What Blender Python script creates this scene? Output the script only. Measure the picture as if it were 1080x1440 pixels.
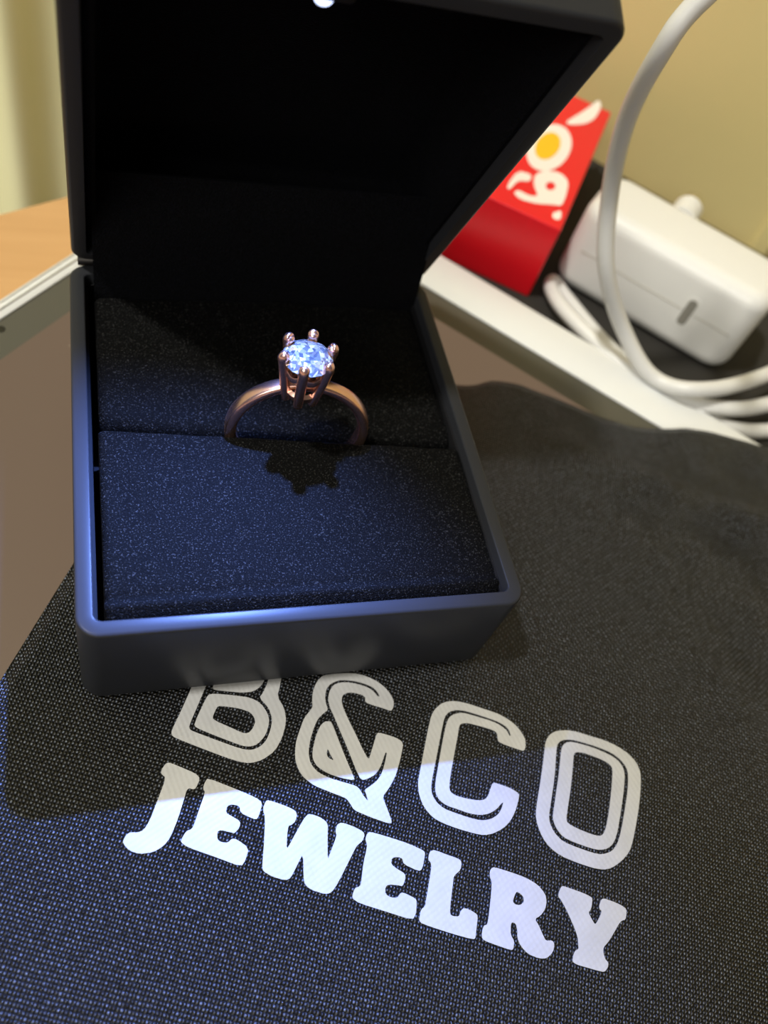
import bpy, bmesh, math, random
from mathutils import Vector, Matrix, geometry, noise
random.seed(4)
for o in list(bpy.data.objects):
    bpy.data.objects.remove(o)
scene = bpy.context.scene
COL = scene.collection

# ------------------------------------------------------------------ camera
CAM = Vector((-0.0259987, -0.0791491, 0.1168132))
RX, RZ, RR, FPX = 0.6463221, -0.5459078, 0.4128424, 1189.5
ROT = Matrix.Rotation(RZ, 3, 'Z') @ Matrix.Rotation(RX, 3, 'X') @ Matrix.Rotation(RR, 3, 'Z')
cd = bpy.data.cameras.new('camera')
cam = bpy.data.objects.new('camera', cd)
COL.objects.link(cam)
cam.matrix_world = Matrix.Translation(CAM) @ ROT.to_4x4()
cd.sensor_fit = 'HORIZONTAL'
cd.sensor_width = 36.0
cd.lens = FPX / 1080 * 36.0
cd.clip_start = 0.005
cd.clip_end = 50
cd.dof.use_dof = True
cd.dof.focus_distance = 0.1145
cd.dof.aperture_fstop = 23.0
scene.camera = cam

# ------------------------------------------------------------------ light
w = bpy.data.worlds.new('room_ambient')
scene.world = w
w.use_nodes = True
w.node_tree.nodes['Background'].inputs[0].default_value = (1.0, 0.92, 0.78, 1)
w.node_tree.nodes['Background'].inputs[1].default_value = 0.10
ld_ = bpy.data.lights.new('ceiling_lamp', 'POINT')
ld_.energy = 82
ld_.color = (1.0, 0.97, 0.90)
ld_.shadow_soft_size = 0.045
lamp = bpy.data.objects.new('ceiling_lamp', ld_)
lamp.location = (-0.61, 0.0, 1.38)
COL.objects.link(lamp)
al = bpy.data.lights.new('room_fill', 'AREA')  # soft fill added to brighten the curtain, charger and walls
al.shape = 'RECTANGLE'
al.size = 1.0
al.size_y = 0.7
al.energy = 15
al.color = (1.0, 0.97, 0.90)
alo = bpy.data.objects.new('room_fill', al)
COL.objects.link(alo)
alo.location = (-0.95, -1.05, 1.05)
alo.rotation_euler = (Vector((0, 0.05, 0)) - Vector(alo.location)).to_track_quat('-Z', 'Y').to_euler()
vs = scene.view_settings
vs.view_transform = 'Standard'
vs.look = 'None'
vs.gamma = 1
vs.use_curve_mapping = False
vs.exposure = 0.0


# ------------------------------------------------------------------ helpers
def on(x, y, z=0.0):
    """photo pixel -> point on the horizontal plane at height z"""
    d = ROT @ Vector((x - 540, -(y - 720), -FPX))
    return CAM + d * ((z - CAM.z) / d.z)


def mesh_obj(name, verts, faces, mat, parent=None, smooth=False, angle=None):
    me = bpy.data.meshes.new(name)
    me.from_pydata([tuple(v) for v in verts], [], faces)
    bm = bmesh.new()
    bm.from_mesh(me)
    bmesh.ops.recalc_face_normals(bm, faces=bm.faces)
    bm.to_mesh(me)
    bm.free()
    o = bpy.data.objects.new(name, me)
    COL.objects.link(o)
    me.materials.append(mat)
    if smooth:
        me.shade_smooth()
        if angle:
            me.set_sharp_from_angle(angle=math.radians(angle))
    if parent:
        o.parent = parent
    return o


def thing(name, label, cat, loc=(0, 0, 0), group=None):
    o = bpy.data.objects.new(name, None)
    COL.objects.link(o)
    o.location = loc
    o.empty_display_size = 0.01
    o['label'] = label
    o['category'] = cat
    if group:
        o['group'] = group
    return o


def tag(o, label, cat):
    o['label'] = label
    o['category'] = cat
    return o


def keep(o, parent):
    """parent while keeping the world position of mesh data (parent has only a location)"""
    o.parent = parent
    o.location = o.location - parent.location
    return o


def rr(hw, hd, r, n=6, cx=0, cy=0):
    pts = []
    for qx, qy, a0 in ((1, 1, 0), (-1, 1, 90), (-1, -1, 180), (1, -1, 270)):
        for i in range(n + 1):
            a = math.radians(a0 + 90 * i / n)
            pts.append((cx + qx * (hw - r) + r * math.cos(a), cy + qy * (hd - r) + r * math.sin(a)))
    return pts


def loft(loops, cap0=True, cap1=True, close=False):
    """loops: list of equal-length lists of 3D points"""
    n = len(loops[0])
    V = [p for l in loops for p in l]
    F = []
    m = len(loops)
    for k in range(m if close else m - 1):
        a, b = k * n, ((k + 1) % m) * n
        for i in range(n):
            j = (i + 1) % n
            F.append((a + i, a + j, b + j, b + i))
    if not close:
        if cap0:
            F.append(tuple(reversed(range(n))))
        if cap1:
            F.append(tuple(range((m - 1) * n, m * n)))
    return V, F


def rr_loft(spec, n=6, **k):
    """spec rows: (half width, half depth, radius, z)"""
    return loft([[(x, y, z) for x, y in rr(hw, hd, max(r, 1e-5), n)] for hw, hd, r, z in spec], **k)


def rounded_box(hx, hy, hz, r, e, n=5, m=4):
    spec = []
    for i in range(m + 1):
        a = math.radians(90 * i / m)
        spec.append((hx - e + e * math.sin(a), hy - e + e * math.sin(a), max(r - e + e * math.sin(a), 1e-4), -hz + e - e * math.cos(a)))
    for i in range(m + 1):
        a = math.radians(90 * i / m)
        spec.append((hx - e + e * math.cos(a), hy - e + e * math.cos(a), max(r - e + e * math.cos(a), 1e-4), hz - e + e * math.sin(a)))
    return rr_loft(spec, n)


def catmull(P, seg=10, closed=False):
    P = [Vector(p) for p in P]
    out = []
    n = len(P)
    for i in range(n if closed else n - 1):
        g = (lambda k: P[k % n]) if closed else (lambda k: P[min(max(k, 0), n - 1)])
        a, b, c, d = g(i - 1), g(i), g(i + 1), g(i + 2)
        for s in range(seg):
            t = s / seg
            out.append(0.5 * ((2 * b) + (c - a) * t + (2 * a - 5 * b + 4 * c - d) * t * t + (3 * b - a - 3 * c + d) * t ** 3))
    if not closed:
        out.append(P[-1])
    return out


def tube(path, r, n=12, closed=False, cap=True):
    loops = []
    up = Vector((0, 0, 1))
    m = len(path)
    prev = None
    for i, p in enumerate(path):
        t = (path[(i + 1) % m] - path[i - 1]) if closed else (path[min(i + 1, m - 1)] - path[max(i - 1, 0)])
        t.normalize()
        if prev is None:
            a = t.cross(up)
            if a.length < 1e-3:
                a = t.cross(Vector((1, 0, 0)))
        else:
            a = prev - t * prev.dot(t)
        a.normalize()
        prev = a
        b = t.cross(a)
        ri = r[i] if isinstance(r, (list, tuple)) else r
        loops.append([p + (a * math.cos(q) + b * math.sin(q)) * ri for q in [2 * math.pi * k / n for k in range(n)]])
    return loft(loops, cap, cap, close=closed)


def xf(V, M):
    return [M @ Vector(v) for v in V]


# ------------------------------------------------------------------ materials
def mat(name):
    m = bpy.data.materials.new(name)
    m.use_nodes = True
    nt = m.node_tree
    return m, nt, nt.nodes['Principled BSDF']


def pset(b, **k):
    names = dict(base='Base Color', rough='Roughness', metal='Metallic', spec='Specular IOR Level', ior='IOR', trans='Transmission Weight',
                 sheen='Sheen Weight', sheenr='Sheen Roughness', sheent='Sheen Tint', coat='Coat Weight', coatr='Coat Roughness',
                 emit='Emission Color', emits='Emission Strength', sss='Subsurface Weight')
    for q, v in k.items():
        if q in ('base', 'emit', 'sheent') and len(v) == 3:
            v = (*v, 1)
        b.inputs[names[q]].default_value = v


def noise_bump(nt, b, scale, strength, dist, detail=3.0, coord='Object'):
    tc = nt.nodes.new('ShaderNodeTexCoord')
    nz = nt.nodes.new('ShaderNodeTexNoise')
    nz.inputs['Scale'].default_value = scale
    nz.inputs['Detail'].default_value = detail
    nt.links.new(tc.outputs[coord], nz.inputs['Vector'])
    bp = nt.nodes.new('ShaderNodeBump')
    bp.inputs['Strength'].default_value = strength
    bp.inputs['Distance'].default_value = dist
    nt.links.new(nz.outputs['Fac'], bp.inputs['Height'])
    nt.links.new(bp.outputs['Normal'], b.inputs['Normal'])
    return tc, nz, bp


def ramp(nt, src, stops):
    r = nt.nodes.new('ShaderNodeValToRGB')
    el = r.color_ramp.elements
    while len(el) > len(stops):
        el.remove(el[-1])
    while len(el) < len(stops):
        el.new(1.0)
    for e, (p, c) in zip(el, stops):
        e.position = p
        e.color = (*c, 1) if len(c) == 3 else c
    nt.links.new(src, r.inputs['Fac'])
    return r


def math_node(nt, op, a, b=None, c=None):
    n = nt.nodes.new('ShaderNodeMath')
    n.operation = op
    for i, v in enumerate((a, b, c)):
        if v is None:
            continue
        if isinstance(v, (int, float)):
            n.inputs[i].default_value = v
        else:
            nt.links.new(v, n.inputs[i])
    return n.outputs[0]


def plain(name, base, rough=0.5, spec=0.5, bump=None, **k):
    m, nt, b = mat(name)
    pset(b, base=base, rough=rough, spec=spec, **k)
    if bump:
        noise_bump(nt, b, *bump)
    return m


M_SHELL = plain('soft_black_plastic', (0.022, 0.023, 0.026), 0.36, 0.12, (4000, 0.08, 0.00004))
M_LIDIN = plain('dark_lining_board', (0.006, 0.006, 0.007), 0.8, 0.2)
M_STEEL = plain('dark_hinge_steel', (0.16, 0.15, 0.14), 0.35, 0.5, None, metal=1.0)
M_GOLD = plain('rose_gold', (0.90, 0.57, 0.47), 0.27, 0.5, None, metal=1.0)
M_WHITE = plain('white_plastic', (0.70, 0.695, 0.665), 0.32, 0.5, (60, 0.05, 0.0005))
M_CABLE = plain('white_cable_jacket', (0.60, 0.595, 0.57), 0.42, 0.5, (150, 0.05, 0.0003))
M_PORT = plain('port_dark_metal', (0.22, 0.21, 0.18), 0.5)
M_SEAM = plain('seam_grey', (0.48, 0.46, 0.40), 0.6)
M_PIN = plain('plug_pin_metal', (0.8, 0.78, 0.72), 0.25, 0.5, None, metal=1.0)
M_RED = plain('red_card_gloss', (0.74, 0.005, 0.014), 0.35, 0.5, (300, 0.05, 0.0003))
M_REDP = plain('print_white', (0.82, 0.76, 0.70), 0.4)
M_YEL = plain('print_yellow', (0.85, 0.48, 0.01), 0.4)
M_MAT = plain('dark_rubber_mat', (0.022, 0.020, 0.017), 0.75, 0.3, (900, 0.4, 0.0003))
M_RIM = plain('cream_case_rim', (0.66, 0.67, 0.66), 0.4, 0.5, (200, 0.05, 0.0003))
M_DARKDOT = plain('lens_black', (0.01, 0.01, 0.01), 0.1)


def velvet(name, base, dot, sheen):
    m, nt, b = mat(name)
    pset(b, rough=0.8, spec=0.07, sheen=sheen, sheenr=0.35, sheent=(0.75, 0.82, 1.0))
    tc, nz, bp = noise_bump(nt, b, 4500, 0.8, 0.00025, 2.0)
    n2 = nt.nodes.new('ShaderNodeTexNoise')
    n2.inputs['Scale'].default_value = 110
    n2.inputs['Detail'].default_value = 4
    nt.links.new(tc.outputs['Object'], n2.inputs['Vector'])
    n3 = nt.nodes.new('ShaderNodeTexNoise')
    n3.inputs['Scale'].default_value = 4200
    n3.inputs['Detail'].default_value = 1
    nt.links.new(tc.outputs['Object'], n3.inputs['Vector'])
    r3 = ramp(nt, n3.outputs['Fac'], [(0.42, base), (0.60, tuple(2.6 * c for c in base)), (0.74, dot)])
    nt.links.new(r3.outputs[0], b.inputs['Base Color'])
    r2 = ramp(nt, n2.outputs['Fac'], [(0.36, (0.30 * sheen,) * 3), (0.66, (1.0 * sheen,) * 3)])
    nt.links.new(r2.outputs[0], b.inputs['Sheen Weight'])
    return m


M_VELVET = velvet('navy_black_velvet', (0.0009, 0.0009, 0.0009), (0.030, 0.030, 0.029), 0.016)
M_VELVET_LID = velvet('black_velvet', (0.0012, 0.0013, 0.0018), (0.004, 0.004, 0.006), 0.015)


def weave_nodes(nt, distort=0.00022, pitch=(0.00045, 0.00054)):
    tc = nt.nodes.new('ShaderNodeTexCoord')
    nz = nt.nodes.new('ShaderNodeTexNoise')
    nz.inputs['Scale'].default_value = 260
    nz.inputs['Detail'].default_value = 2
    nt.links.new(tc.outputs['Object'], nz.inputs['Vector'])
    sub = nt.nodes.new('ShaderNodeVectorMath')
    sub.operation = 'SUBTRACT'
    nt.links.new(nz.outputs['Color'], sub.inputs[0])
    sub.inputs[1].default_value = (0.5, 0.5, 0.5)
    sc = nt.nodes.new('ShaderNodeVectorMath')
    sc.operation = 'SCALE'
    sc.inputs['Scale'].default_value = distort * 2
    nt.links.new(sub.outputs[0], sc.inputs[0])
    ad = nt.nodes.new('ShaderNodeVectorMath')
    ad.operation = 'ADD'
    nt.links.new(tc.outputs['Object'], ad.inputs[0])
    nt.links.new(sc.outputs[0], ad.inputs[1])
    mp = nt.nodes.new('ShaderNodeMapping')
    mp.inputs['Rotation'].default_value = (0, 0, math.radians(24))
    nt.links.new(ad.outputs[0], mp.inputs['Vector'])
    sx = nt.nodes.new('ShaderNodeSeparateXYZ')
    nt.links.new(mp.outputs[0], sx.inputs[0])
    u = math_node(nt, 'MULTIPLY', sx.outputs[0], math.pi / pitch[0])
    v = math_node(nt, 'MULTIPLY', sx.outputs[1], math.pi / pitch[1])
    p = math_node(nt, 'MULTIPLY', math_node(nt, 'SINE', u), math_node(nt, 'SINE', v))
    return tc, nz, p


def fabric():
    m, nt, b = mat('black_woven_nylon')
    tc, nz, p = weave_nodes(nt)
    pos = math_node(nt, 'MAXIMUM', p, 0.0)
    neg = math_node(nt, 'MULTIPLY', math_node(nt, 'MAXIMUM', math_node(nt, 'MULTIPLY', p, -1.0), 0.0), 0.30)
    h = math_node(nt, 'POWER', math_node(nt, 'ADD', pos, neg), 0.7)
    bp = nt.nodes.new('ShaderNodeBump')
    bp.inputs['Strength'].default_value = 1.0
    bp.inputs['Distance'].default_value = 0.00042
    nt.links.new(h, bp.inputs['Height'])
    nt.links.new(bp.outputs['Normal'], b.inputs['Normal'])
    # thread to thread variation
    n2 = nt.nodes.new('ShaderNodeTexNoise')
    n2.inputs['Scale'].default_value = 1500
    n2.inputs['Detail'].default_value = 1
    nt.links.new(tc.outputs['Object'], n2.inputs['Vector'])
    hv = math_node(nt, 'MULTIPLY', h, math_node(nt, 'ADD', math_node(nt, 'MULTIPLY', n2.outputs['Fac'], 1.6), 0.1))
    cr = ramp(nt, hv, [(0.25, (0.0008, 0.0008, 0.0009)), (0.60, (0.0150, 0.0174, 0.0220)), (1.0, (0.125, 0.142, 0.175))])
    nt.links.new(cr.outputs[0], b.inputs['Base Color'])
    pset(b, rough=0.36, spec=0.55)
    return m


M_FABRIC = fabric()


def print_vinyl():
    m, nt, b = mat('white_heat_print')
    tc, nz, p = weave_nodes(nt)
    bp = nt.nodes.new('ShaderNodeBump')
    bp.inputs['Strength'].default_value = 0.22
    bp.inputs['Distance'].default_value = 0.00006
    nt.links.new(p, bp.inputs['Height'])
    nt.links.new(bp.outputs['Normal'], b.inputs['Normal'])
    cr = ramp(nt, nz.outputs['Fac'], [(0.3, (0.35, 0.35, 0.345)), (0.7, (0.385, 0.385, 0.38))])
    nt.links.new(cr.outputs[0], b.inputs['Base Color'])
    pset(b, rough=0.45, spec=0.4)
    return m


M_PRINT = print_vinyl()


def wood():
    m, nt, b = mat('orange_oak_veneer')
    tc = nt.nodes.new('ShaderNodeTexCoord')
    mp = nt.nodes.new('ShaderNodeMapping')
    mp.inputs['Rotation'].default_value = (0, 0, math.radians(-29))
    mp.inputs['Scale'].default_value = (6, 90, 20)
    nt.links.new(tc.outputs['Object'], mp.inputs['Vector'])
    nz = nt.nodes.new('ShaderNodeTexNoise')
    nz.inputs['Scale'].default_value = 3
    nz.inputs['Detail'].default_value = 5
    nt.links.new(mp.outputs[0], nz.inputs['Vector'])
    cr = ramp(nt, nz.outputs['Fac'], [(0.25, (0.46, 0.26, 0.105)), (0.75, (0.53, 0.31, 0.135))])
    nt.links.new(cr.outputs[0], b.inputs['Base Color'])
    pset(b, rough=0.5, spec=0.4)
    return m


M_WOOD = wood()


def wall_paint(name, a, c, scale):
    m, nt, b = mat(name)
    tc, nz, bp = noise_bump(nt, b, scale * 20, 0.08, 0.0005)
    n2 = nt.nodes.new('ShaderNodeTexNoise')
    n2.inputs['Scale'].default_value = scale
    nt.links.new(tc.outputs['Object'], n2.inputs['Vector'])
    cr = ramp(nt, n2.outputs['Fac'], [(0.3, a), (0.7, c)])
    nt.links.new(cr.outputs[0], b.inputs['Base Color'])
    pset(b, rough=0.7, spec=0.2)
    return m


M_WALL = wall_paint('olive_cream_paint', (0.58, 0.485, 0.215), (0.63, 0.53, 0.245), 10)
M_CURTAIN = wall_paint('pale_yellow_cloth', (0.92, 0.90, 0.53), (0.95, 0.93, 0.57), 14)
M_FLOOR = wall_paint('floor_boards', (0.20, 0.13, 0.07), (0.26, 0.17, 0.09), 6)


def screen():
    m, nt, b = mat('brown_glow_display')
    tc = nt.nodes.new('ShaderNodeTexCoord')
    nz = nt.nodes.new('ShaderNodeTexNoise')
    nz.inputs['Scale'].default_value = 420
    nz.inputs['Detail'].default_value = 0
    nt.links.new(tc.outputs['Object'], nz.inputs['Vector'])
    dust = ramp(nt, nz.outputs['Fac'], [(0.86, (0.004, 0.004, 0.004)), (0.89, (0.20, 0.17, 0.14))])
    nt.links.new(dust.outputs[0], b.inputs['Base Color'])
    pset(b, rough=0.28, spec=0.35, emit=(0.190, 0.125, 0.083), emits=0.82)  # brown glow added so the glass stays bright inside the lid's shadow
    return m


M_SCREEN = screen()
M_BEZEL = plain('grey_bezel_glass', (0.066, 0.063, 0.050), 0.35, 0.5, None, emit=(0.5, 0.45, 0.3), emits=0.0)


def diamond():
    m, nt, b = mat('brilliant_stone')
    out = nt.nodes['Material Output']
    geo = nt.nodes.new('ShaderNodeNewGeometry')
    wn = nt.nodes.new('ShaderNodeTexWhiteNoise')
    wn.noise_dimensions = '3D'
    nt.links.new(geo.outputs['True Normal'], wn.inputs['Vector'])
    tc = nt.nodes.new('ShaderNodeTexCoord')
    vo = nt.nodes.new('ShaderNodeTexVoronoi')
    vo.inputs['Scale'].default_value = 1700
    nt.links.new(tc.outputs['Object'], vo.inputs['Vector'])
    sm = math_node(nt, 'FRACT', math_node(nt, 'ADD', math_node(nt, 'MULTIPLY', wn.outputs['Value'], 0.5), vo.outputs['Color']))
    cr = ramp(nt, sm, [(0.0, (0.04, 0.05, 0.07)), (0.22, (0.16, 0.18, 0.20)), (0.42, (0.30, 0.29, 0.25)), (0.55, (0.07, 0.065, 0.07)), (0.72, (0.14, 0.16, 0.18)), (0.9, (0.60, 0.56, 0.45)), (1.0, (0.06, 0.06, 0.08))])  # sparkle and dark reflections of the clear stone painted as facet tones
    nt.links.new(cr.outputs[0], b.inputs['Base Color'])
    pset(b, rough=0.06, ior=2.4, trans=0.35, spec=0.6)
    return m


M_GEM = diamond()
m_, nt_, b_ = mat('led_lens')
pset(b_, base=(0.9, 0.93, 1.0), rough=0.2, emit=(0.55, 0.66, 1.0), emits=2.2)
M_LED = m_

# ------------------------------------------------------------------ setting
TZ = -0.010                       # table top
FLOOR = -0.74
WD = Vector((0.7366, -0.6764, 0))  # wall / tablet long direction
WN = Vector((0.6764, 0.7366, 0))   # away from the camera
W0 = Vector((0.112, 0.126, 0))


def slab_poly(name, pts, z0, z1, m, parent=None):
    n = len(pts)
    V = [(p[0], p[1], z0) for p in pts] + [(p[0], p[1], z1) for p in pts]
    F = [tuple(range(n))[::-1], tuple(range(n, 2 * n))] + [(i, (i + 1) % n, n + (i + 1) % n, n + i) for i in range(n)]
    return mesh_obj(name, V, F, m, parent)


fl = slab_poly('floor', [(-1.6, -1.4), (1.6, -1.4), (1.6, 0.9), (-1.6, 0.9)], FLOOR - 0.05, FLOOR, M_FLOOR)
fl['kind'] = 'structure'
a = W0 - WD * 0.1265
b = W0 + WD * 1.2
wl = slab_poly('wall_right', [a, b, b + WN * 0.08, a + WN * 0.08], FLOOR, 0.9, M_WALL)
wl['kind'] = 'structure'
# raised vertical batten joints on the wall
for k, s in enumerate((0.058, 0.19)):
    c = W0 + WD * s - WN * 0.0005
    q = [c - WD * 0.0035, c - WD * 0.0018 - WN * 0.0016, c + WD * 0.0018 - WN * 0.0016, c + WD * 0.0035, c + WD * 0.0035 + WN * 0.002, c - WD * 0.0035 + WN * 0.002]
    tr = slab_poly('trim_%d' % (k + 1), q, TZ, 0.9, M_WALL)
    tr['kind'] = 'structure'

# curtain: hanging cloth with folds, has thickness
V, F = [], []
NX, NZ = 260, 6
XA, XB = -0.75, 0.022
for side in (0, 1):
    for j in range(NZ):
        z = FLOOR + 0.02 + (0.88 - FLOOR) * j / (NZ - 1)
        for i in range(NX):
            x = XA + (XB - XA) * i / (NX - 1)
            s = (x + 0.0415)
            y = 0.205 + 0.0034 * math.sin(s * 2 * math.pi / 0.034) + 0.002 * math.sin(s * 2 * math.pi / 0.021 + 1.0) + side * 0.0015
            V.append((x, y, z))
o0 = NX * NZ
for j in range(NZ - 1):
    for i in range(NX - 1):
        q = j * NX + i
        F += [(q, q + 1, q + 1 + NX, q + NX), (o0 + q, o0 + q + NX, o0 + q + 1 + NX, o0 + q + 1)]
for i in range(NX - 1):
    q = (NZ - 1) * NX + i
    F += [(i, o0 + i, o0 + i + 1, i + 1), (q, q + 1, o0 + q + 1, o0 + q)]
for j in range(NZ - 1):
    q, r_ = j * NX, j * NX + NX - 1
    F += [(q, q + NX, o0 + q + NX, o0 + q), (r_, o0 + r_, o0 + r_ + NX, r_ + NX)]
tag(mesh_obj('curtain', V, F, M_CURTAIN, None, True), 'pale yellow curtain hanging in soft folds behind the wooden desk', 'curtain')

P0 = Vector((0.0805, 0.1500, 0))
P1 = P0 + Vector((-0.874, -0.485, 0)) * 0.55
P2 = P1 + Vector((0.62, -0.785, 0)) * 0.50
P3 = P0 + WD * 0.55
desk = thing('desk', 'orange wooden desk top under the tablet', 'desk', (0, 0, FLOOR))
top = slab_poly('desk_top', [P0, P1, P2, P3], TZ - 0.025, TZ, M_WOOD)
keep(top, desk)
cen = (P0 + P1 + P2 + P3) / 4
for q in (P0, P1, P2, P3):
    c = q + (cen - q).normalized() * 0.06
    V, F = rr_loft([(0.02, 0.02, 0.003, FLOOR), (0.02, 0.02, 0.003, TZ - 0.0245)], 3)
    lg = mesh_obj('leg', [(x + c.x, y + c.y, z) for x, y, z in V], F, M_WOOD)
    keep(lg, desk)

# ------------------------------------------------------------------ tablet in a cream case
TC = Vector((0.0038, 0.0937, 0))      # inner corner of the rim (screen glass corner)
LU = -WN                              # short side runs this way
TS, TL = 0.190, 0.262
tab = thing('tablet', 'tablet with a dim brown screen in a cream rimmed case under the pouch', 'tablet', (TC.x, TC.y, TZ))


def tp(u, v, z):   # u along long side, v along short side
    q = TC + WD * u + LU * v
    return (q.x, q.y, z)


def tab_rr(u0, u1, v0, v1, r, z, n=6):
    return [tp(x, y, z) for x, y in rr((u1 - u0) / 2, (v1 - v0) / 2, r, n, (u0 + u1) / 2, (v0 + v1) / 2)]


GZ = -0.0034
LW, RW = 0.0036, 0.0124   # rim width on the short and on the long side
V, F = loft([tab_rr(-LW, TL + LW, -RW, TS + RW, 0.010, TZ), tab_rr(-LW, TL + LW, -RW, TS + RW, 0.010, GZ - 0.0010),
             tab_rr(-LW + .0006, TL + LW - .0006, -RW + .0006, TS + RW - .0006, 0.0095, GZ + 0.0004),
             tab_rr(-LW + .0016, TL + LW - .0016, -RW + .0035, TS + RW - .0035, 0.008, GZ + 0.0010),
             tab_rr(-.0008, TL + .0008, -.0012, TS + .0012, 0.006, GZ + 0.0008), tab_rr(0, TL, 0, TS, 0.005, GZ + 0.0003),
             tab_rr(0, TL, 0, TS, 0.005, GZ - 0.0003)])
keep(mesh_obj('case', V, F, M_RIM, None, True, 50), tab)
V, F = loft([tab_rr(0, TL, 0, TS, 0.005, GZ - 0.0008), tab_rr(0, TL, 0, TS, 0.005, GZ)])
keep(mesh_obj('bezel', V, F, M_BEZEL), tab)
V, F = loft([tab_rr(0.0068, TL - .0068, 0.0073, TS - .0073, 0.003, GZ - 0.0003), tab_rr(0.0068, TL - .0068, 0.0073, TS - .0073, 0.003, GZ + 0.00006)])
keep(mesh_obj('screen', V, F, M_SCREEN), tab)
c = on(1, 463, GZ)
V, F = loft([[(c.x + r_ * math.cos(t), c.y + r_ * math.sin(t), z) for t in [2 * math.pi * k / 20 for k in range(20)]] for r_, z in ((.0008, GZ - .0002), (.0008, GZ + .00005))])
keep(mesh_obj('front_camera', V, F, M_DARKDOT), tab)
for s in (0.0010, 0.0022):   # parallel ridge lines along the short side rim
    V, F = tube([Vector(tp(-s - 0.0003, 0.006, GZ + 0.0009)), Vector(tp(-s - 0.0003, TS - 0.006, GZ + 0.0009))], 0.00030, 8)
    keep(mesh_obj('rim_ridge', V, F, M_RIM, None, True), tab)

# ------------------------------------------------------------------ pouch
T_L = Vector((-0.0050, 0.0380, 0))
B_L = T_L + Vector((-0.473, -0.881, 0)) * 0.150
TOPX = [on(x, y, 0.0) for x, y in ((640, 536), (700, 531), (760, 546), (860, 586), (935, 598), (1000, 603), (1075, 622))]
topline = catmull([T_L, Vector((0.015, 0.0335, 0))] + TOPX + [Vector((0.122, 0.004, 0)), Vector((0.140, -0.001, 0))], 8)
B_R = topline[-1] + Vector((-0.45, -0.893, 0)) * 0.150


def on_top(s):
    L = [0]
    for i in range(1, len(topline)):
        L.append(L[-1] + (topline[i] - topline[i - 1]).length)
    d = s * L[-1]
    for i in range(1, len(L)):
        if d <= L[i] + 1e-9:
            return topline[i - 1].lerp(topline[i], (d - L[i - 1]) / max(L[i] - L[i - 1], 1e-9))
    return topline[-1]


def sstep(a, b, x):
    t = min(max((x - a) / (b - a), 0), 1)
    return t * t * (3 - 2 * t)


E1 = Vector((math.cos(math.radians(-24)), math.sin(math.radians(-24)), 0))
E2 = Vector((-E1.y, E1.x, 0))


def bag_z(x, y):
    p = Vector((x, y, 0))
    # flat under the box and around the print, gentle waves elsewhere
    right = sstep(0.040, 0.075, x + 0.25 * y)
    low = sstep(-0.068, -0.095, y) + sstep(-0.034, -0.048, x)
    wgt = min(1.0, right + 0.7 * low)
    u, v = p.dot(E1), p.dot(E2)
    n = 0.0002 * math.sin(u * 330 + v * 260 + 1.0) + 0.0008 * noise.noise(Vector((x * 70, y * 95, 2.3))) + 0.0005 * noise.noise(Vector((x * 190, y * 190, 7.1)))
    # one soft diagonal crease near the right border
    dd = (p - Vector((0.088, -0.012, 0))).dot(Vector((0.42, 0.91, 0)))
    n -= 0.0012 * math.exp(-(dd / 0.0035) ** 2) * sstep(0.06, 0.085, x)
    n += 0.0009 * math.exp(-((dd - 0.007) / 0.004) ** 2) * sstep(0.055, 0.085, x)
    z = wgt * n
    s = (p - TC).dot(WN)
    z -= 0.0055 * sstep(0.013, 0.034, s)
    return z


NU, NV = 150, 130
V, F = [], []
us = [0.5 - 0.5 * math.cos(math.pi * i / (NU - 1)) * (1 - 0.15) - 0.0 for i in range(NU)]
us = [(x - us[0]) / (us[-1] - us[0]) for x in us]
vv = [0.5 - 0.5 * math.cos(math.pi * i / (NV - 1)) for i in range(NV)]
for side in (0, 1):
    for j in range(NV):
        for i in range(NU):
            s, t = us[i], vv[j]
            p = on_top(s).lerp(B_L.lerp(B_R, s), t)
            e = min(s * 0.15, (1 - s) * 0.15, t * 0.15, (1 - t) * 0.15)
            rnd = 0.0011 * (1 - sstep(0, 0.0022, e))
            z = bag_z(p.x, p.y)
            if side == 0:
                V.append((p.x, p.y, z - rnd))
            else:
                V.append((p.x, p.y, min(max(z - 0.0020, -0.0023), z - 0.0006) + rnd * 0.5 if (p - TC).dot(WN) < 0.012 else z - 0.0018 + rnd * 0.6))
o0 = NU * NV
for j in range(NV - 1):
    for i in range(NU - 1):
        q = j * NU + i
        F += [(q, q + 1, q + 1 + NU, q + NU), (o0 + q, o0 + q + NU, o0 + q + 1 + NU, o0 + q + 1)]
for i in range(NU - 1):
    q = (NV - 1) * NU + i
    F += [(i, o0 + i, o0 + i + 1, i + 1), (q, q + 1, o0 + q + 1, o0 + q)]
for j in range(NV - 1):
    q, r_ = j * NU, j * NU + NU - 1
    F += [(q, q + NU, o0 + q + NU, o0 + q), (r_, o0 + r_, o0 + r_ + NU, r_ + NU)]
pouch = thing('pouch', 'black woven fabric pouch with large white printed lettering under the open ring box', 'pouch', (0, 0, -0.002))
keep(mesh_obj('pouch_cloth', V, F, M_FABRIC, None, True), pouch)

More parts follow.
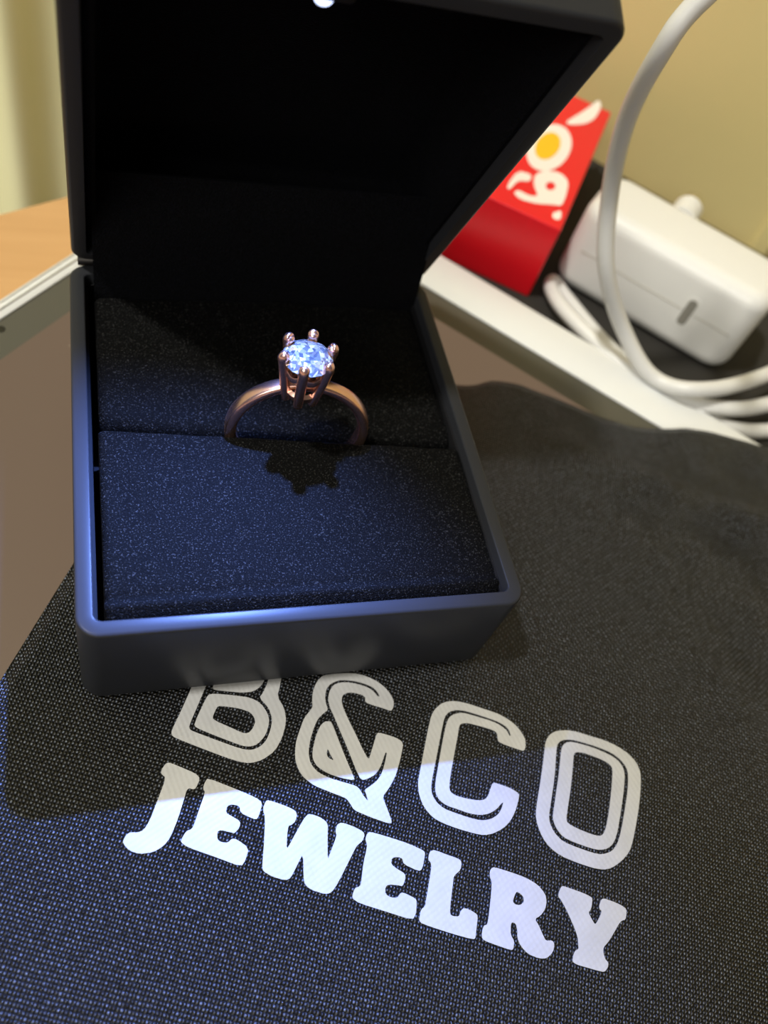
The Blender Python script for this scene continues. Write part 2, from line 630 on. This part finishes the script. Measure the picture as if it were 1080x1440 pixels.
# printed characters, traced as outlines on the cloth
A = (160, 930, 4.154)
Bz = (400, 930, 5.4)
Cz = (570, 970, 5.684)
Dz = (740, 1010, 6.0)
Ez = (350, 1100, 4.0)
Fz = (560, 1170, 4.5)
Gz = (740, 1200, 6.75)
PRINT = [
    ('letter_b', A, [[(570, -150), (455, 150), (395, 285), (337, 405), (338, 428), (355, 445), (520, 510), (660, 563), (740, 588), (800, 595), (870, 575), (940, 525), (985, 445), (1008, 350), (997, 275), (955, 205), (972, 140), (985, 60), (965, -30), (900, -90), (760, -150), (610, -190)],
                     [(640, -90), (540, 140), (490, 260), (440, 375), (444, 398), (470, 411), (600, 460), (740, 510), (800, 519), (850, 502), (890, 465), (918, 395), (926, 335), (905, 270), (850, 212), (872, 183), (900, 120), (912, 50), (880, -10), (760, -60)]]),
    ('letter_b', A, [[(580, 188), (555, 195), (540, 212), (470, 362), (478, 386), (600, 436), (740, 490), (790, 499), (840, 485), (888, 430), (910, 355), (900, 305), (860, 245), (800, 212), (700, 198)],
                     [(620, 260), (603, 266), (575, 328), (592, 346), (680, 385), (750, 417), (785, 421), (812, 392), (830, 345), (802, 298), (740, 276), (680, 266)]]),
    ('letter_b', A, [[(577, 148), (585, 166), (680, 176), (760, 183), (820, 174), (858, 146), (882, 108), (890, 50), (850, 0), (760, -35), (660, -60)]]),
    ('ampersand', Bz, [[(300, 105), (400, 92), (520, 88), (620, 110), (720, 160), (790, 225), (828, 290), (831, 330), (820, 368), (803, 375), (750, 355), (680, 335), (625, 315), (612, 298), (615, 272), (590, 255), (540, 240), (490, 235), (450, 250), (435, 275), (435, 310), (450, 360), (480, 430), (540, 550), (600, 680), (640, 748), (655, 700), (680, 620), (700, 552), (716, 540), (790, 560), (860, 585), (903, 620), (890, 700), (865, 800), (840, 880), (790, 970), (745, 1027), (770, 1090), (800, 1170), (818, 1228), (790, 1230), (700, 1200), (600, 1160), (530, 1130), (500, 1080), (470, 1040), (420, 1020), (330, 985), (230, 945), (150, 885), (110, 830), (85, 760), (80, 690), (90, 600), (120, 510), (150, 430), (190, 380), (215, 345), (210, 300), (215, 230), (240, 165), (270, 125)],
                       [(722, 268), (715, 245), (690, 210), (640, 180), (560, 155), (480, 142), (410, 143), (350, 170), (318, 210), (308, 270), (315, 320), (332, 370), (300, 392), (255, 435), (225, 500), (195, 600), (183, 680), (190, 750), (215, 800), (260, 845), (340, 885), (440, 915), (545, 945), (575, 975), (600, 1020), (635, 1062), (625, 1020), (608, 975), (640, 955), (700, 910), (735, 860), (755, 800), (770, 740), (778, 690), (765, 695), (745, 760), (725, 810), (690, 860), (640, 888), (595, 902), (570, 880), (535, 800), (480, 660), (420, 520), (370, 400), (345, 350), (332, 290), (340, 230), (370, 180), (420, 160), (500, 160), (580, 178), (640, 200), (680, 230), (705, 262)]]),
    ('ampersand', Bz, [[(300, 458), (350, 452), (370, 490), (420, 620), (480, 770), (520, 860), (535, 905), (430, 885), (330, 850), (250, 800), (215, 740), (213, 680), (235, 580), (265, 500)],
                       [(330, 660), (320, 700), (332, 732), (378, 754), (350, 710)]]),
    ('letter_c', Cz, [[(240, 150), (290, 108), (350, 90), (420, 92), (500, 110), (620, 150), (740, 190), (830, 240), (890, 290), (935, 350), (960, 400), (962, 450), (950, 490), (900, 475), (800, 440), (745, 415), (738, 390), (735, 345), (700, 320), (600, 290), (500, 265), (450, 268), (430, 290), (420, 360), (390, 520), (365, 660), (350, 770), (360, 815), (400, 845), (500, 872), (590, 885), (640, 875), (665, 840), (680, 790), (700, 740), (740, 750), (840, 785), (912, 830), (905, 880), (880, 970), (840, 1050), (780, 1110), (700, 1150), (630, 1162), (560, 1150), (420, 1110), (300, 1065), (220, 1020), (150, 940), (110, 840), (100, 740), (120, 640), (150, 480), (185, 300), (210, 200)],
                      [(845, 370), (830, 320), (790, 280), (720, 245), (600, 205), (480, 168), (410, 160), (350, 175), (315, 215), (295, 300), (260, 480), (225, 660), (205, 770), (215, 840), (250, 900), (310, 950), (400, 985), (520, 1025), (610, 1045), (680, 1035), (740, 1000), (770, 950), (785, 900), (770, 905), (730, 955), (670, 990), (600, 1002), (520, 990), (420, 955), (330, 925), (270, 880), (240, 820), (240, 740), (265, 600), (300, 400), (330, 260), (355, 215), (400, 190), (460, 182), (560, 210), (700, 252), (770, 290), (815, 330), (830, 365)]]),
    ('letter_o', Dz, [[(165, 190), (200, 135), (260, 105), (350, 100), (430, 115), (540, 150), (660, 185), (770, 235), (870, 305), (935, 380), (965, 460), (968, 560), (955, 720), (930, 880), (900, 1040), (870, 1130), (800, 1210), (720, 1265), (650, 1278), (560, 1262), (420, 1215), (290, 1160), (200, 1090), (140, 1010), (95, 900), (80, 810), (95, 690), (120, 540), (140, 400), (155, 270)],
                      [(255, 260), (265, 215), (300, 185), (370, 178), (450, 195), (600, 240), (720, 290), (800, 350), (850, 420), (862, 480), (858, 600), (835, 760), (800, 960), (770, 1060), (720, 1125), (640, 1150), (560, 1135), (430, 1090), (310, 1040), (240, 970), (200, 890), (192, 820), (210, 700), (240, 500)]]),
    ('letter_o', Dz, [[(295, 270), (310, 225), (350, 198), (420, 205), (560, 245), (690, 300), (770, 350), (815, 410), (832, 470), (825, 600), (800, 780), (770, 960), (740, 1050), (690, 1100), (620, 1112), (540, 1095), (400, 1045), (310, 1000), (255, 930), (225, 850), (228, 800), (250, 650), (280, 440)],
                      [(400, 300), (430, 283), (500, 295), (620, 340), (690, 375), (725, 410), (730, 460), (720, 600), (700, 780), (675, 920), (650, 980), (615, 995), (540, 975), (420, 925), (350, 885), (338, 850), (350, 760), (375, 600), (395, 400)]]),
    ('letter_j', A, [[(300, 600), (320, 590), (350, 600), (480, 655), (505, 685), (480, 740), (465, 748), (440, 740), (425, 755), (415, 790), (375, 920), (330, 1030), (290, 1080), (230, 1115), (150, 1125), (90, 1105), (60, 1070), (52, 1050), (75, 1010), (100, 998), (140, 1000), (175, 985), (210, 930), (260, 800), (305, 680), (275, 655), (278, 635)]]),
    ('letter_e', A, [[(550, 682), (700, 740), (830, 795), (868, 825), (858, 870), (840, 920), (820, 922), (740, 885), (735, 845), (690, 835), (662, 845), (655, 885), (690, 905), (740, 935), (735, 970), (705, 1005), (690, 1000), (625, 985), (605, 995), (605, 1040), (625, 1055), (665, 1060), (690, 1035), (720, 1040), (790, 1090), (770, 1160), (745, 1200), (600, 1145), (430, 1085), (390, 1055), (400, 1030), (425, 990), (455, 980), (470, 950), (500, 860), (535, 765), (520, 740), (535, 700)]]),
    ('letter_w', Ez, [[(95, 105), (110, 100), (200, 130), (255, 155), (272, 180), (262, 220), (240, 240), (222, 245), (215, 300), (212, 380), (240, 330), (300, 220), (325, 185), (345, 178), (400, 195), (445, 230), (443, 300), (443, 440), (460, 390), (495, 300), (487, 275), (495, 240), (520, 225), (580, 245), (640, 275), (652, 295), (640, 330), (610, 355), (600, 370), (560, 450), (500, 570), (465, 620), (430, 630), (350, 605), (315, 575), (308, 540), (305, 400), (275, 460), (235, 540), (205, 552), (130, 530), (80, 500), (75, 470), (85, 350), (92, 200), (78, 150)]]),
    ('letter_e', Ez, [[(680, 278), (760, 300), (900, 345), (985, 385), (992, 405), (975, 490), (955, 500), (870, 460), (865, 430), (840, 420), (805, 425), (800, 460), (830, 485), (880, 515), (880, 545), (865, 585), (845, 580), (785, 575), (768, 590), (768, 630), (800, 648), (835, 650), (855, 620), (880, 625), (940, 655), (945, 680), (940, 740), (920, 775), (780, 730), (620, 680), (585, 655), (582, 640), (595, 595), (625, 585), (632, 560), (645, 450), (665, 365), (662, 340), (655, 320), (665, 290)]]),
    ('letter_l', Fz, [[(205, 120), (230, 113), (300, 140), (385, 170), (402, 190), (395, 240), (360, 270), (350, 290), (345, 340), (330, 460), (328, 520), (345, 532), (385, 535), (395, 500), (415, 480), (450, 490), (500, 520), (503, 545), (495, 610), (490, 670), (475, 680), (330, 640), (150, 580), (133, 560), (135, 540), (145, 490), (170, 470), (175, 440), (190, 350), (210, 230), (208, 195), (190, 175), (195, 140)]]),
    ('letter_r', Fz, [[(590, 228), (610, 222), (700, 250), (800, 285), (880, 330), (930, 390), (940, 440), (930, 490), (900, 530), (865, 550), (890, 590), (920, 660), (935, 688), (975, 685), (990, 710), (980, 760), (940, 800), (890, 800), (820, 770), (775, 720), (755, 670), (755, 620), (745, 580), (720, 570), (712, 590), (712, 650), (735, 690), (730, 740), (715, 748), (620, 715), (540, 685), (528, 660), (535, 610), (545, 590), (565, 585), (575, 520), (590, 380), (592, 310), (580, 285), (580, 250)],
                      [(750, 375), (735, 405), (725, 440), (740, 458), (770, 463), (795, 445), (795, 415), (780, 395)]]),
    ('letter_y', Gz, [[(330, 320), (350, 308), (440, 340), (540, 375), (610, 410), (630, 430), (620, 510), (610, 540), (590, 560), (620, 620), (655, 680), (690, 620), (720, 550), (695, 525), (695, 490), (715, 435), (740, 428), (820, 455), (900, 490), (955, 530), (950, 600), (940, 630), (905, 640), (880, 670), (830, 760), (780, 840), (735, 890), (730, 930), (745, 1000), (780, 1040), (775, 1080), (750, 1120), (720, 1125), (600, 1090), (480, 1055), (440, 1025), (450, 960), (470, 920), (500, 905), (495, 870), (490, 790), (440, 660), (370, 510), (330, 440), (305, 410), (310, 370)]]),
]


def soften(P, k=0.22):
    out = []
    n = len(P)
    for i in range(n):
        a, b = Vector(P[i]), Vector(P[(i + 1) % n])
        out += [a.lerp(b, k), a.lerp(b, 1 - k)]
    return out


def flat_print(name, loops3, zf, thick, m, parent):
    """loops3: outer loop then holes, as Vectors on the surface; zf(x, y) gives the surface height"""
    flat = [p for l in loops3 for p in l]
    tris = geometry.tessellate_polygon([[Vector((p.x, p.y, 0)) for p in l] for l in loops3])
    n = len(flat)
    V = [(p.x, p.y, zf(p.x, p.y) + thick) for p in flat] + [(p.x, p.y, zf(p.x, p.y) - 0.0002) for p in flat]
    F = [tuple(t) for t in tris]
    k = 0
    for l in loops3:
        for i in range(len(l)):
            a, b = k + i, k + (i + 1) % len(l)
            F.append((a, b, n + b, n + a))
        k += len(l)
    return keep(mesh_obj(name, V, F, m), parent)


for name, (x0, y0, s), loops in PRINT:
    L3 = [[on(x0 + q.x / s, y0 + q.y / s, 0.00012) for q in soften(l)] for l in loops]
    flat_print(name, L3, bag_z, 0.00012, M_PRINT, pouch)

# ------------------------------------------------------------------ ring box
BW, BD, BH = 0.0300, 0.0327, 0.0196
box = thing('ring_box', 'open black ring box with navy velvet cushion standing on the pouch', 'ring box', (0, 0, 0))
e = 0.0012
spec = []
for i in range(5):
    a = math.radians(90 * i / 4)
    spec.append((BW - e + e * math.sin(a), BD - e + e * math.sin(a), 0.0030 - e + e * math.sin(a), 0.0 + e - e * math.cos(a)))
e = 0.0005
for i in range(4):
    a = math.radians(90 * i / 3)
    spec.append((BW - e + e * math.cos(a), BD - e + e * math.cos(a), 0.0030 - e + e * math.cos(a), BH - e + e * math.sin(a)))
TW = 0.0022
e = 0.00025
for i in range(4):
    a = math.radians(90 * i / 3)
    spec.append((BW - TW + e - e * math.sin(a), BD - TW + e - e * math.sin(a), 0.0011, BH - e + e * math.cos(a)))
spec.append((BW - TW, BD - TW, 0.0011, 0.0075))
V, F = rr_loft(spec, 8)
mesh_obj('base_shell', V, F, M_SHELL, box, True, 40)
V, F = rr_loft([(BW - TW, BD - TW, 0.001, 0.0074), (BW - TW, BD - TW, 0.001, 0.0176), (BW - TW - .0004, BD - TW - .0004, 0.0009, 0.0176), (BW - TW - .0004, BD - TW - .0004, 0.0009, 0.0080)], 4)
mesh_obj('base_lining', V, F, M_LIDIN, box)


def slit_y(x):
    return -0.0007 - 0.080 * x


def cushion(name, x0, x1, yf, yb, top, rf, rb, rs, nx=110, ny=70, extra=None):
    """pillow block between yf(x) and yb(x) with rolled edges, closed down to z=0.008"""
    V, F = [], []
    cl = lambda i, n: 0.5 - 0.5 * math.cos(math.pi * i / (n - 1)) if True else i / (n - 1)
    for j in range(ny):
        for i in range(nx):
            x = x0 + (x1 - x0) * cl(i, nx)
            a, b = yf(x), yb(x)
            y = a + (b - a) * cl(j, ny)
            z = top
            for d, r in ((y - a, rf), (b - y, rb), (x - x0, rs), (x1 - x, rs)):
                if d < r:
                    t = 1 - d / r
                    z -= r * (1 - math.sqrt(max(0, 1 - t * t)))
            if extra:
                z += extra(x, y, a, b)
            V.append((x, y, max(z, 0.009)))
    o0 = len(V)
    V += [(x, y, 0.0085) for x, y, z in V[:o0]]
    for j in range(ny - 1):
        for i in range(nx - 1):
            q = j * nx + i
            F += [(q, q + 1, q + 1 + nx, q + nx)]
    ring = [i for i in range(nx)] + [j * nx + nx - 1 for j in range(1, ny)] + [(ny - 1) * nx + i for i in range(nx - 2, -1, -1)] + [j * nx for j in range(ny - 2, 0, -1)]
    base = len(V[:o0])
    W = V[:o0] + [(V[k][0], V[k][1], 0.0085) for k in ring]
    n = len(ring)
    for k in range(n):
        F.append((ring[k], ring[(k + 1) % n], o0 + (k + 1) % n, o0 + k))
    F.append(tuple(o0 + k for k in range(n)))
    return mesh_obj(name, W, F, M_VELVET, box, True, 60)


def ripple(x, y, a, b):
    g = 0.00025 * noise.noise(Vector((x * 160, y * 160, 1.0)))
    d = y - a
    g += 0.00035 * math.exp(-((d - 0.0021) / 0.0006) ** 2) - 0.00025 * math.exp(-((d - 0.0033) / 0.0007) ** 2)
    return g


def ripple2(x, y, a, b):
    return 0.0003 * noise.noise(Vector((x * 120, y * 120, 5.0))) + 0.0006 * math.exp(-((x - 0.0015) / 0.016) ** 2) * sstep(0.0, 0.01, y - a)


cushion('front_cushion', -0.0266, 0.0277, lambda x: -0.0300, lambda x: slit_y(x) - 0.0008, 0.0181, 0.0024, 0.0011, 0.0011, extra=ripple)
cushion('back_cushion', -0.0265, 0.0277, lambda x: slit_y(x) + 0.0008, lambda x: 0.0283, 0.0171, 0.0026, 0.0012, 0.0014, extra=ripple2)

# fabric flap that covers the hinge
prof = catmull([(0, .0279, .0125), (0, .0286, .0180), (0, .0294, .0245), (0, .0304, .0315), (0, .0322, .0372)], 6)
loops = []
for x in [-0.0264 + 0.0542 * i / 24 for i in range(25)]:
    L = [(x, q.y, q.z) for q in prof] + [(x, q.y + 0.0006, q.z - 0.0001) for q in reversed(prof)]
    loops.append(L)
V, F = loft(loops)
mesh_obj('hinge_flap', V, F, M_VELVET_LID, box, True, 50)
V, F = tube([Vector((-0.0287, .0330, .0202)), Vector((0.0287, .0330, .0202))], 0.0009, 14)
mesh_obj('hinge', V, F, M_STEEL, box, True, 50)

# lid, built rim-up in its own frame, then swung open about the hinge line
OPEN = 66.0
LM = Matrix.Translation((0, BD, BH + 0.0004)) @ Matrix.Rotation(math.radians(180 - OPEN), 4, 'X') @ Matrix.Rotation(math.radians(-0.8), 4, 'Z')
LD, LH = BD, 0.0205
LWD = 0.0296
spec = []
e = 0.0014
for i in range(5):
    a = math.radians(90 * i / 4)
    spec.append((LWD - e + e * math.sin(a), LD - e + e * math.sin(a), 0.0030 - e + e * math.sin(a), -LH + e - e * math.cos(a)))
e = 0.0006
for i in range(4):
    a = math.radians(90 * i / 3)
    spec.append((LWD - e + e * math.cos(a), LD - e + e * math.cos(a), 0.0030 - e + e * math.cos(a), -e + e * math.sin(a)))
spec += [(LWD - 0.0022, LD - 0.0022, 0.0011, 0.0), (LWD - 0.0023, LD - 0.0023, 0.0011, -0.0003), (LWD - 0.0023, LD - 0.0023, 0.0011, -LH + 0.002)]
V, F = rr_loft(spec, 8)
mesh_obj('lid_shell', xf([(x, y + LD, z) for x, y, z in V], LM), F, M_SHELL, box, True, 40)
spec = [(LWD - .0023, LD - .0023, .001, -LH + .0022), (LWD - .0023, LD - .0023, .001, -.0022), (LWD - .0026, LD - .0026, .001, -.0017), (LWD - .0032, LD - .0032, .001, -.0016),
        (LWD - .0037, LD - .0037, .001, -.0021), (LWD - .0039, LD - .0039, .001, -.0150), (LWD - .0052, LD - .0052, .001, -.0164)]
V, F = rr_loft(spec, 6)
mesh_obj('lid_lining', xf([(x, y + LD, z) for x, y, z in V], LM), F, M_VELVET_LID, box, True, 50)
# small light in the lid, under its front wall
led_c = Vector((-0.0038, 2 * LD - 0.0051, -0.0026))
V, F = rounded_box(0.0032, 0.0009, 0.0011, 0.0006, 0.0003)
mesh_obj('led_housing', xf([Vector(v) + led_c + Vector((0, 0.0004, 0)) for v in V], LM), F, M_LIDIN, box, True, 40)
loops = []
for k in range(6):
    a = math.radians(88 * k / 5)
    loops.append([(led_c.x + 0.0011 * math.cos(a) * math.cos(t), led_c.y - 0.0004 - 0.0010 * math.sin(a), led_c.z + 0.0006 + 0.0009 * math.cos(a) * math.sin(t)) for t in [2 * math.pi * q / 14 for q in range(14)]])
V, F = loft(loops)
mesh_obj('led_lens', xf(V, LM), F, M_LED, box, True)
sp = bpy.data.lights.new('lid_led', 'SPOT')
sp.energy = 2.35
sp.color = (0.17, 0.31, 1.0)
sp.spot_size = math.radians(92)
sp.spot_blend = 1.0
sp.shadow_soft_size = 0.0008
spo = bpy.data.objects.new('lid_led', sp)
COL.objects.link(spo)
spo.location = LM @ (led_c + Vector((0, -0.0020, 0.0008)))
aim = Vector((-0.033, -0.057, 0.0))
spo.rotation_euler = (aim - Vector(spo.location)).to_track_quat('-Z', 'Y').to_euler()

# ------------------------------------------------------------------ ring
RC = Vector((0.00175, -0.0009, 0.0193))
RM = Matrix.Translation(RC) @ Matrix.Rotation(math.radians(-4.6), 4, 'Z')
ring = thing('engagement_ring', 'rose gold solitaire ring with round clear stone standing in the velvet slit', 'ring')
R_O = 0.01075
loops = []
NB = 96
for k in range(NB):
    t = 2 * math.pi * k / NB
    up = max(0.0, math.sin(t)) ** 3
    th = 0.0017 - 0.0002 * up
    wd = 0.0013 - 0.00028 * up
    sec = []
    for q in range(16):
        a = 2 * math.pi * q / 16
        ca, sa = math.cos(a), math.sin(a)
        f = lambda v, p_: math.copysign(abs(v) ** p_, v)
        sec.append((R_O - th / 2 + th / 2 * f(ca, 0.55), wd * f(sa, 0.75)))
    loops.append([(r_ * math.cos(t), y_, r_ * math.sin(t)) for r_, y_ in sec])
V, F = loft(loops, close=True)
mesh_obj('band', xf(V, RM), F, M_GOLD, ring, True, 45)

HT = Matrix.Translation((RC.x - 0.0006, RC.y, RC.z)) @ Matrix.Rotation(math.radians(-1.5), 4, 'Y')
ZG = 0.0152         # girdle height above the ring centre
GR = 0.00350        # stone radius
ANG = [math.radians(-109 + 60 * k) for k in range(6)]


def ringloop(r_, z, n=36, wob=0.0):
    return [(r_ * math.cos(t), r_ * math.sin(t), z + wob * math.cos(6 * (t - ANG[0]))) for t in [2 * math.pi * q / n for q in range(n)]]


for a in ANG:
    path = [Vector((r_ * math.cos(a), r_ * math.sin(a), z)) for r_, z in ((0.00215, 0.0078), (0.00245, 0.0092), (0.00295, 0.0120), (0.00345, 0.0148), (0.00362, 0.0158), (0.00350, 0.0164), (0.00315, 0.0166))]
    path = catmull(path, 4)
    rad = [0.00066 + 0.00008 * min(1, i / 10) for i in range(len(path))]
    for i in range(len(path) - 3, len(path)):
        rad[i] *= (0.98, 0.8, 0.45)[i - len(path) + 3]
    V, F = tube(path, rad, 12)
    pr = mesh_obj('prong', xf(V, HT), F, M_GOLD, ring, True)
    # bead at the tip
    loops = []
    c = Vector((0.00350 * math.cos(a), 0.00350 * math.sin(a), 0.01625))
    for k in range(9):
        la = math.radians(-88 + 176 * k / 8)
        loops.append([(c.x + 0.00078 * math.cos(la) * math.cos(t), c.y + 0.00078 * math.cos(la) * math.sin(t), c.z + 0.00062 * math.sin(la)) for t in [2 * math.pi * q / 14 for q in range(14)]])
    V, F = loft(loops)
    mesh_obj('prong_tip', xf(V, HT), F, M_GOLD, pr, True)
V, F = loft([ringloop(0.00300, 0.0128, wob=0.0003), ringloop(0.00330, 0.0133, wob=0.0003), ringloop(0.00310, 0.0140, wob=0.0003), ringloop(0.00262, 0.0137, wob=0.0003), ringloop(0.00252, 0.0129, wob=0.0003)], close=True)
mesh_obj('gallery_ring', xf(V, HT), F, M_GOLD, ring, True, 50)
V, F = loft([ringloop(0.00195, 0.0083), ringloop(0.00245, 0.0088), ringloop(0.00255, 0.0096), ringloop(0.00205, 0.0100), ringloop(0.00165, 0.0092)], close=True)
mesh_obj('gallery_ring', xf(V, HT), F, M_GOLD, ring, True, 50)
# brilliant cut stone
V, F = [], []


def circ(r_, z, n, off):
    s = len(V)
    for k in range(n):
        t = 2 * math.pi * (k + off) / n
        V.append((r_ * math.cos(t), r_ * math.sin(t), z))
    return list(range(s, s + n))


tbl = circ(GR * 0.57, ZG + 0.00105, 8, 0.0)
star = circ(GR * 0.78, ZG + 0.00066, 8, 0.5)
gu = circ(GR, ZG + 0.00008, 16, 0.0)
gl = circ(GR, ZG - 0.00008, 16, 0.0)
pav = circ(GR * 0.30, ZG - 0.00190, 8, 0.5)
cul = len(V)
V.append((0, 0, ZG - 0.0026))
F.append(tuple(tbl))
for k in range(8):
    k1 = (k + 1) % 8
    F.append((tbl[k], star[k], tbl[k1]))                                   # star facets
    F.append((tbl[k], star[(k - 1) % 8], gu[2 * k], star[k]))              # kite facets
    F.append((star[k], gu[2 * k], gu[2 * k + 1]))                          # upper girdle facets
    F.append((star[k], gu[2 * k + 1], gu[(2 * k + 2) % 16]))
    F.append((pav[k], gl[2 * k + 1], gl[2 * k]))
    F.append((pav[k], gl[(2 * k + 2) % 16], gl[2 * k + 1]))
    F.append((pav[(k - 1) % 8], pav[k], gl[2 * k]))
    F.append((cul, pav[k1], pav[k]))
for k in range(16):
    k1 = (k + 1) % 16
    F.append((gu[k], gl[k], gl[k1], gu[k1]))
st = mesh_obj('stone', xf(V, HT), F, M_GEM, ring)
st['label'] = 'clear round brilliant-cut stone'

# ------------------------------------------------------------------ dark mat, charger, cable, carton
MZ = TZ + 0.0016
mo = TC + WN * 0.0128


def quad_rr(o, du, dv, u0, u1, v0, v1, r, z):
    return [(o.x + du.x * x + dv.x * y, o.y + du.y * x + dv.y * y, z) for x, y in rr((u1 - u0) / 2, (v1 - v0) / 2, r, 5, (u0 + u1) / 2, (v0 + v1) / 2)]


V, F = loft([quad_rr(mo, WD, WN, 0.032, 0.230, 0.0, 0.081, 0.003, TZ), quad_rr(mo, WD, WN, 0.032, 0.230, 0.0, 0.081, 0.003, MZ - .0003), quad_rr(mo, WD, WN, 0.0323, 0.2297, 0.0003, 0.0807, 0.003, MZ)])
dm = mesh_obj('desk_mat', V, F, M_MAT)
tag(dm, 'thin dark mat under the white charger and its coiled cable', 'mat')

ch_bl = on(775, 395, MZ)
CL, CH, CDP = 0.0475, 0.0225, 0.0200
chg = thing('usb_charger', 'white plastic power charger with one oval socket beside the red carton', 'charger', (ch_bl.x, ch_bl.y, MZ))
cc = ch_bl + WD * (CL / 2 - 0.001) + WN * (CDP / 2)
CMX = Matrix(((WD.x, WN.x, 0, cc.x), (WD.y, WN.y, 0, cc.y), (0, 0, 1, MZ + CH / 2), (0, 0, 0, 1)))
V, F = rounded_box(CL / 2, CDP / 2, CH / 2, 0.0055, 0.0038, 8, 6)
keep(mesh_obj('body', xf(V, CMX), F, M_WHITE, None, True, 60), chg)
V, F = rounded_box(CL / 2 - 0.004, 0.00012, 0.00012, 0.0001, 0.00005, 2, 1)
keep(mesh_obj('seam', xf([Vector(v) + Vector((0, -CDP / 2, 0.0)) for v in V], CMX), F, M_SEAM), chg)
# socket: raised oval collar and dark slot, long axis upright
px = 0.0088
for nm, a_, b_2, y0, m in (('socket_collar', 0.0018, 0.0044, 0.00012, M_WHITE), ('socket', 0.0011, 0.0036, 0.00018, M_PORT)):
    out = rr(a_, b_2, a_ * 0.98, 8)
    L0 = [(px + x, -CDP / 2 + 0.0006, z - 0.0001) for x, z in out]
    L1 = [(px + x, -CDP / 2 - y0, z - 0.0001) for x, z in out]
    V, F = loft([L0, L1])
    keep(mesh_obj(nm, xf(V, CMX), F, m), chg)
for s in (-0.0100,):
    p0 = Vector((0.006 + s, CDP / 2 - 0.001, 0.0078))
    V, F = tube([p0, p0 + Vector((0, 0.0065, 0))], 0.0036, 14)
    pn = mesh_obj('plug_pin', xf(V, CMX), F, M_WHITE, None, True, 50)
    keep(pn, chg)
    V, F = tube([p0 + Vector((0, 0.006, 0)), p0 + Vector((0, 0.0110, 0)), p0 + Vector((0, 0.0118, 0))], [0.0027, 0.0027, 0.0016], 14)
    tipo = mesh_obj('pin_tip', xf(V, CMX), F, M_PIN, None, True, 50)
    tipo.parent = pn
    tipo.location = (0, 0, 0)

CR = 0.00172
cz = MZ + CR
pts = [on(1290, -160, 0.095), on(1120, -110, 0.082), on(985, 0, 0.070), on(930, 72, 0.062), on(880, 172, 0.047), on(857, 280, 0.031), on(853, 380, 0.018), on(876, 462, 0.006), on(918, 530, cz + 0.006),
       on(985, 548, cz + 0.0085), on(1075, 528, cz + 0.0085), on(1200, 470, cz + 0.006), on(1300, 470, cz + 0.003), on(1240, 540, cz + 0.0015), on(1120, 560, cz + 0.0045), on(1030, 575, cz + 0.0042), on(940, 556, cz + 0.0030), on(860, 500, cz + 0.0034),
       on(797, 440, cz + 0.0030), on(776, 408, cz + 0.0018), on(779, 396, cz), on(797, 420, cz), on(856, 488, cz), on(930, 545, cz), on(1020, 600, cz), on(1120, 600, cz), on(1260, 560, cz), on(1330, 520, cz)]
V, F = tube(catmull(pts, 12), CR, 14)
tag(mesh_obj('charging_cable', V, F, M_CABLE, None, True), 'white charging cable looping up in front of the charger', 'cable')

# carton lying on the desk
cb = on(742, 418, MZ)
KH = 0.0197
k_u = Vector((math.cos(math.radians(-33)), math.sin(math.radians(-33)), 0))
k_v = Vector((-k_u.y, k_u.x, 0))
KL, KD = 0.042, 0.060
car = thing('carton', 'red card carton with white and yellow print behind the ring box', 'carton', (cb.x, cb.y, MZ))
kc = cb - k_u * (KL / 2) + k_v * (KD / 2)
KM = Matrix(((k_u.x, k_v.x, 0, kc.x), (k_u.y, k_v.y, 0, kc.y), (0, 0, 1, MZ + KH / 2), (0, 0, 0, 1)))
V, F = rounded_box(KL / 2, KD / 2, KH / 2, 0.0005, 0.0004, 3, 3)
keep(mesh_obj('carton_body', xf(V, KM), F, M_RED, None, True, 40), car)
kz = MZ + KH


def carton_print(name, px_loops, m, th):
    L3 = [[on(x, y, kz) for x, y in [tuple(q) for q in soften([Vector(p_) for p_ in l])]] for l in px_loops]
    flat_print(name, L3, lambda x, y: kz, th, m, car)


def ell(cx, cy, a_, b_2, rot=0, n=18):
    c_, s_ = math.cos(math.radians(rot)), math.sin(math.radians(rot))
    return [(cx + a_ * math.cos(t) * c_ - b_2 * math.sin(t) * s_, cy + a_ * math.cos(t) * s_ + b_2 * math.sin(t) * c_) for t in [2 * math.pi * k / n for k in range(n)]]


carton_print('printed_spot', [ell(772, 208, 36, 29, -50)], M_REDP, 0.00010)
carton_print('printed_spot', [ell(770, 206, 21, 16, -50)], M_YEL, 0.00020)
carton_print('printed_letter', [[(750, 260), (752, 245), (768, 240), (788, 243), (800, 256), (796, 275), (790, 290), (776, 288), (755, 287), (732, 281), (722, 272), (728, 267), (745, 276), (757, 276)],
                                ell(774, 262, 7, 6)], M_REDP, 0.00010)
carton_print('printed_letter', [[(712, 262), (728, 240), (748, 246), (745, 256), (728, 254), (716, 268)]], M_REDP, 0.00010)
carton_print('printed_letter', [[(795, 172), (812, 162), (830, 150), (842, 140), (846, 150), (836, 168), (822, 175), (800, 176)]], M_REDP, 0.00010)
carton_print('printed_letter', [[(776, 300), (790, 296), (788, 310), (778, 308)]], M_REDP, 0.00010)
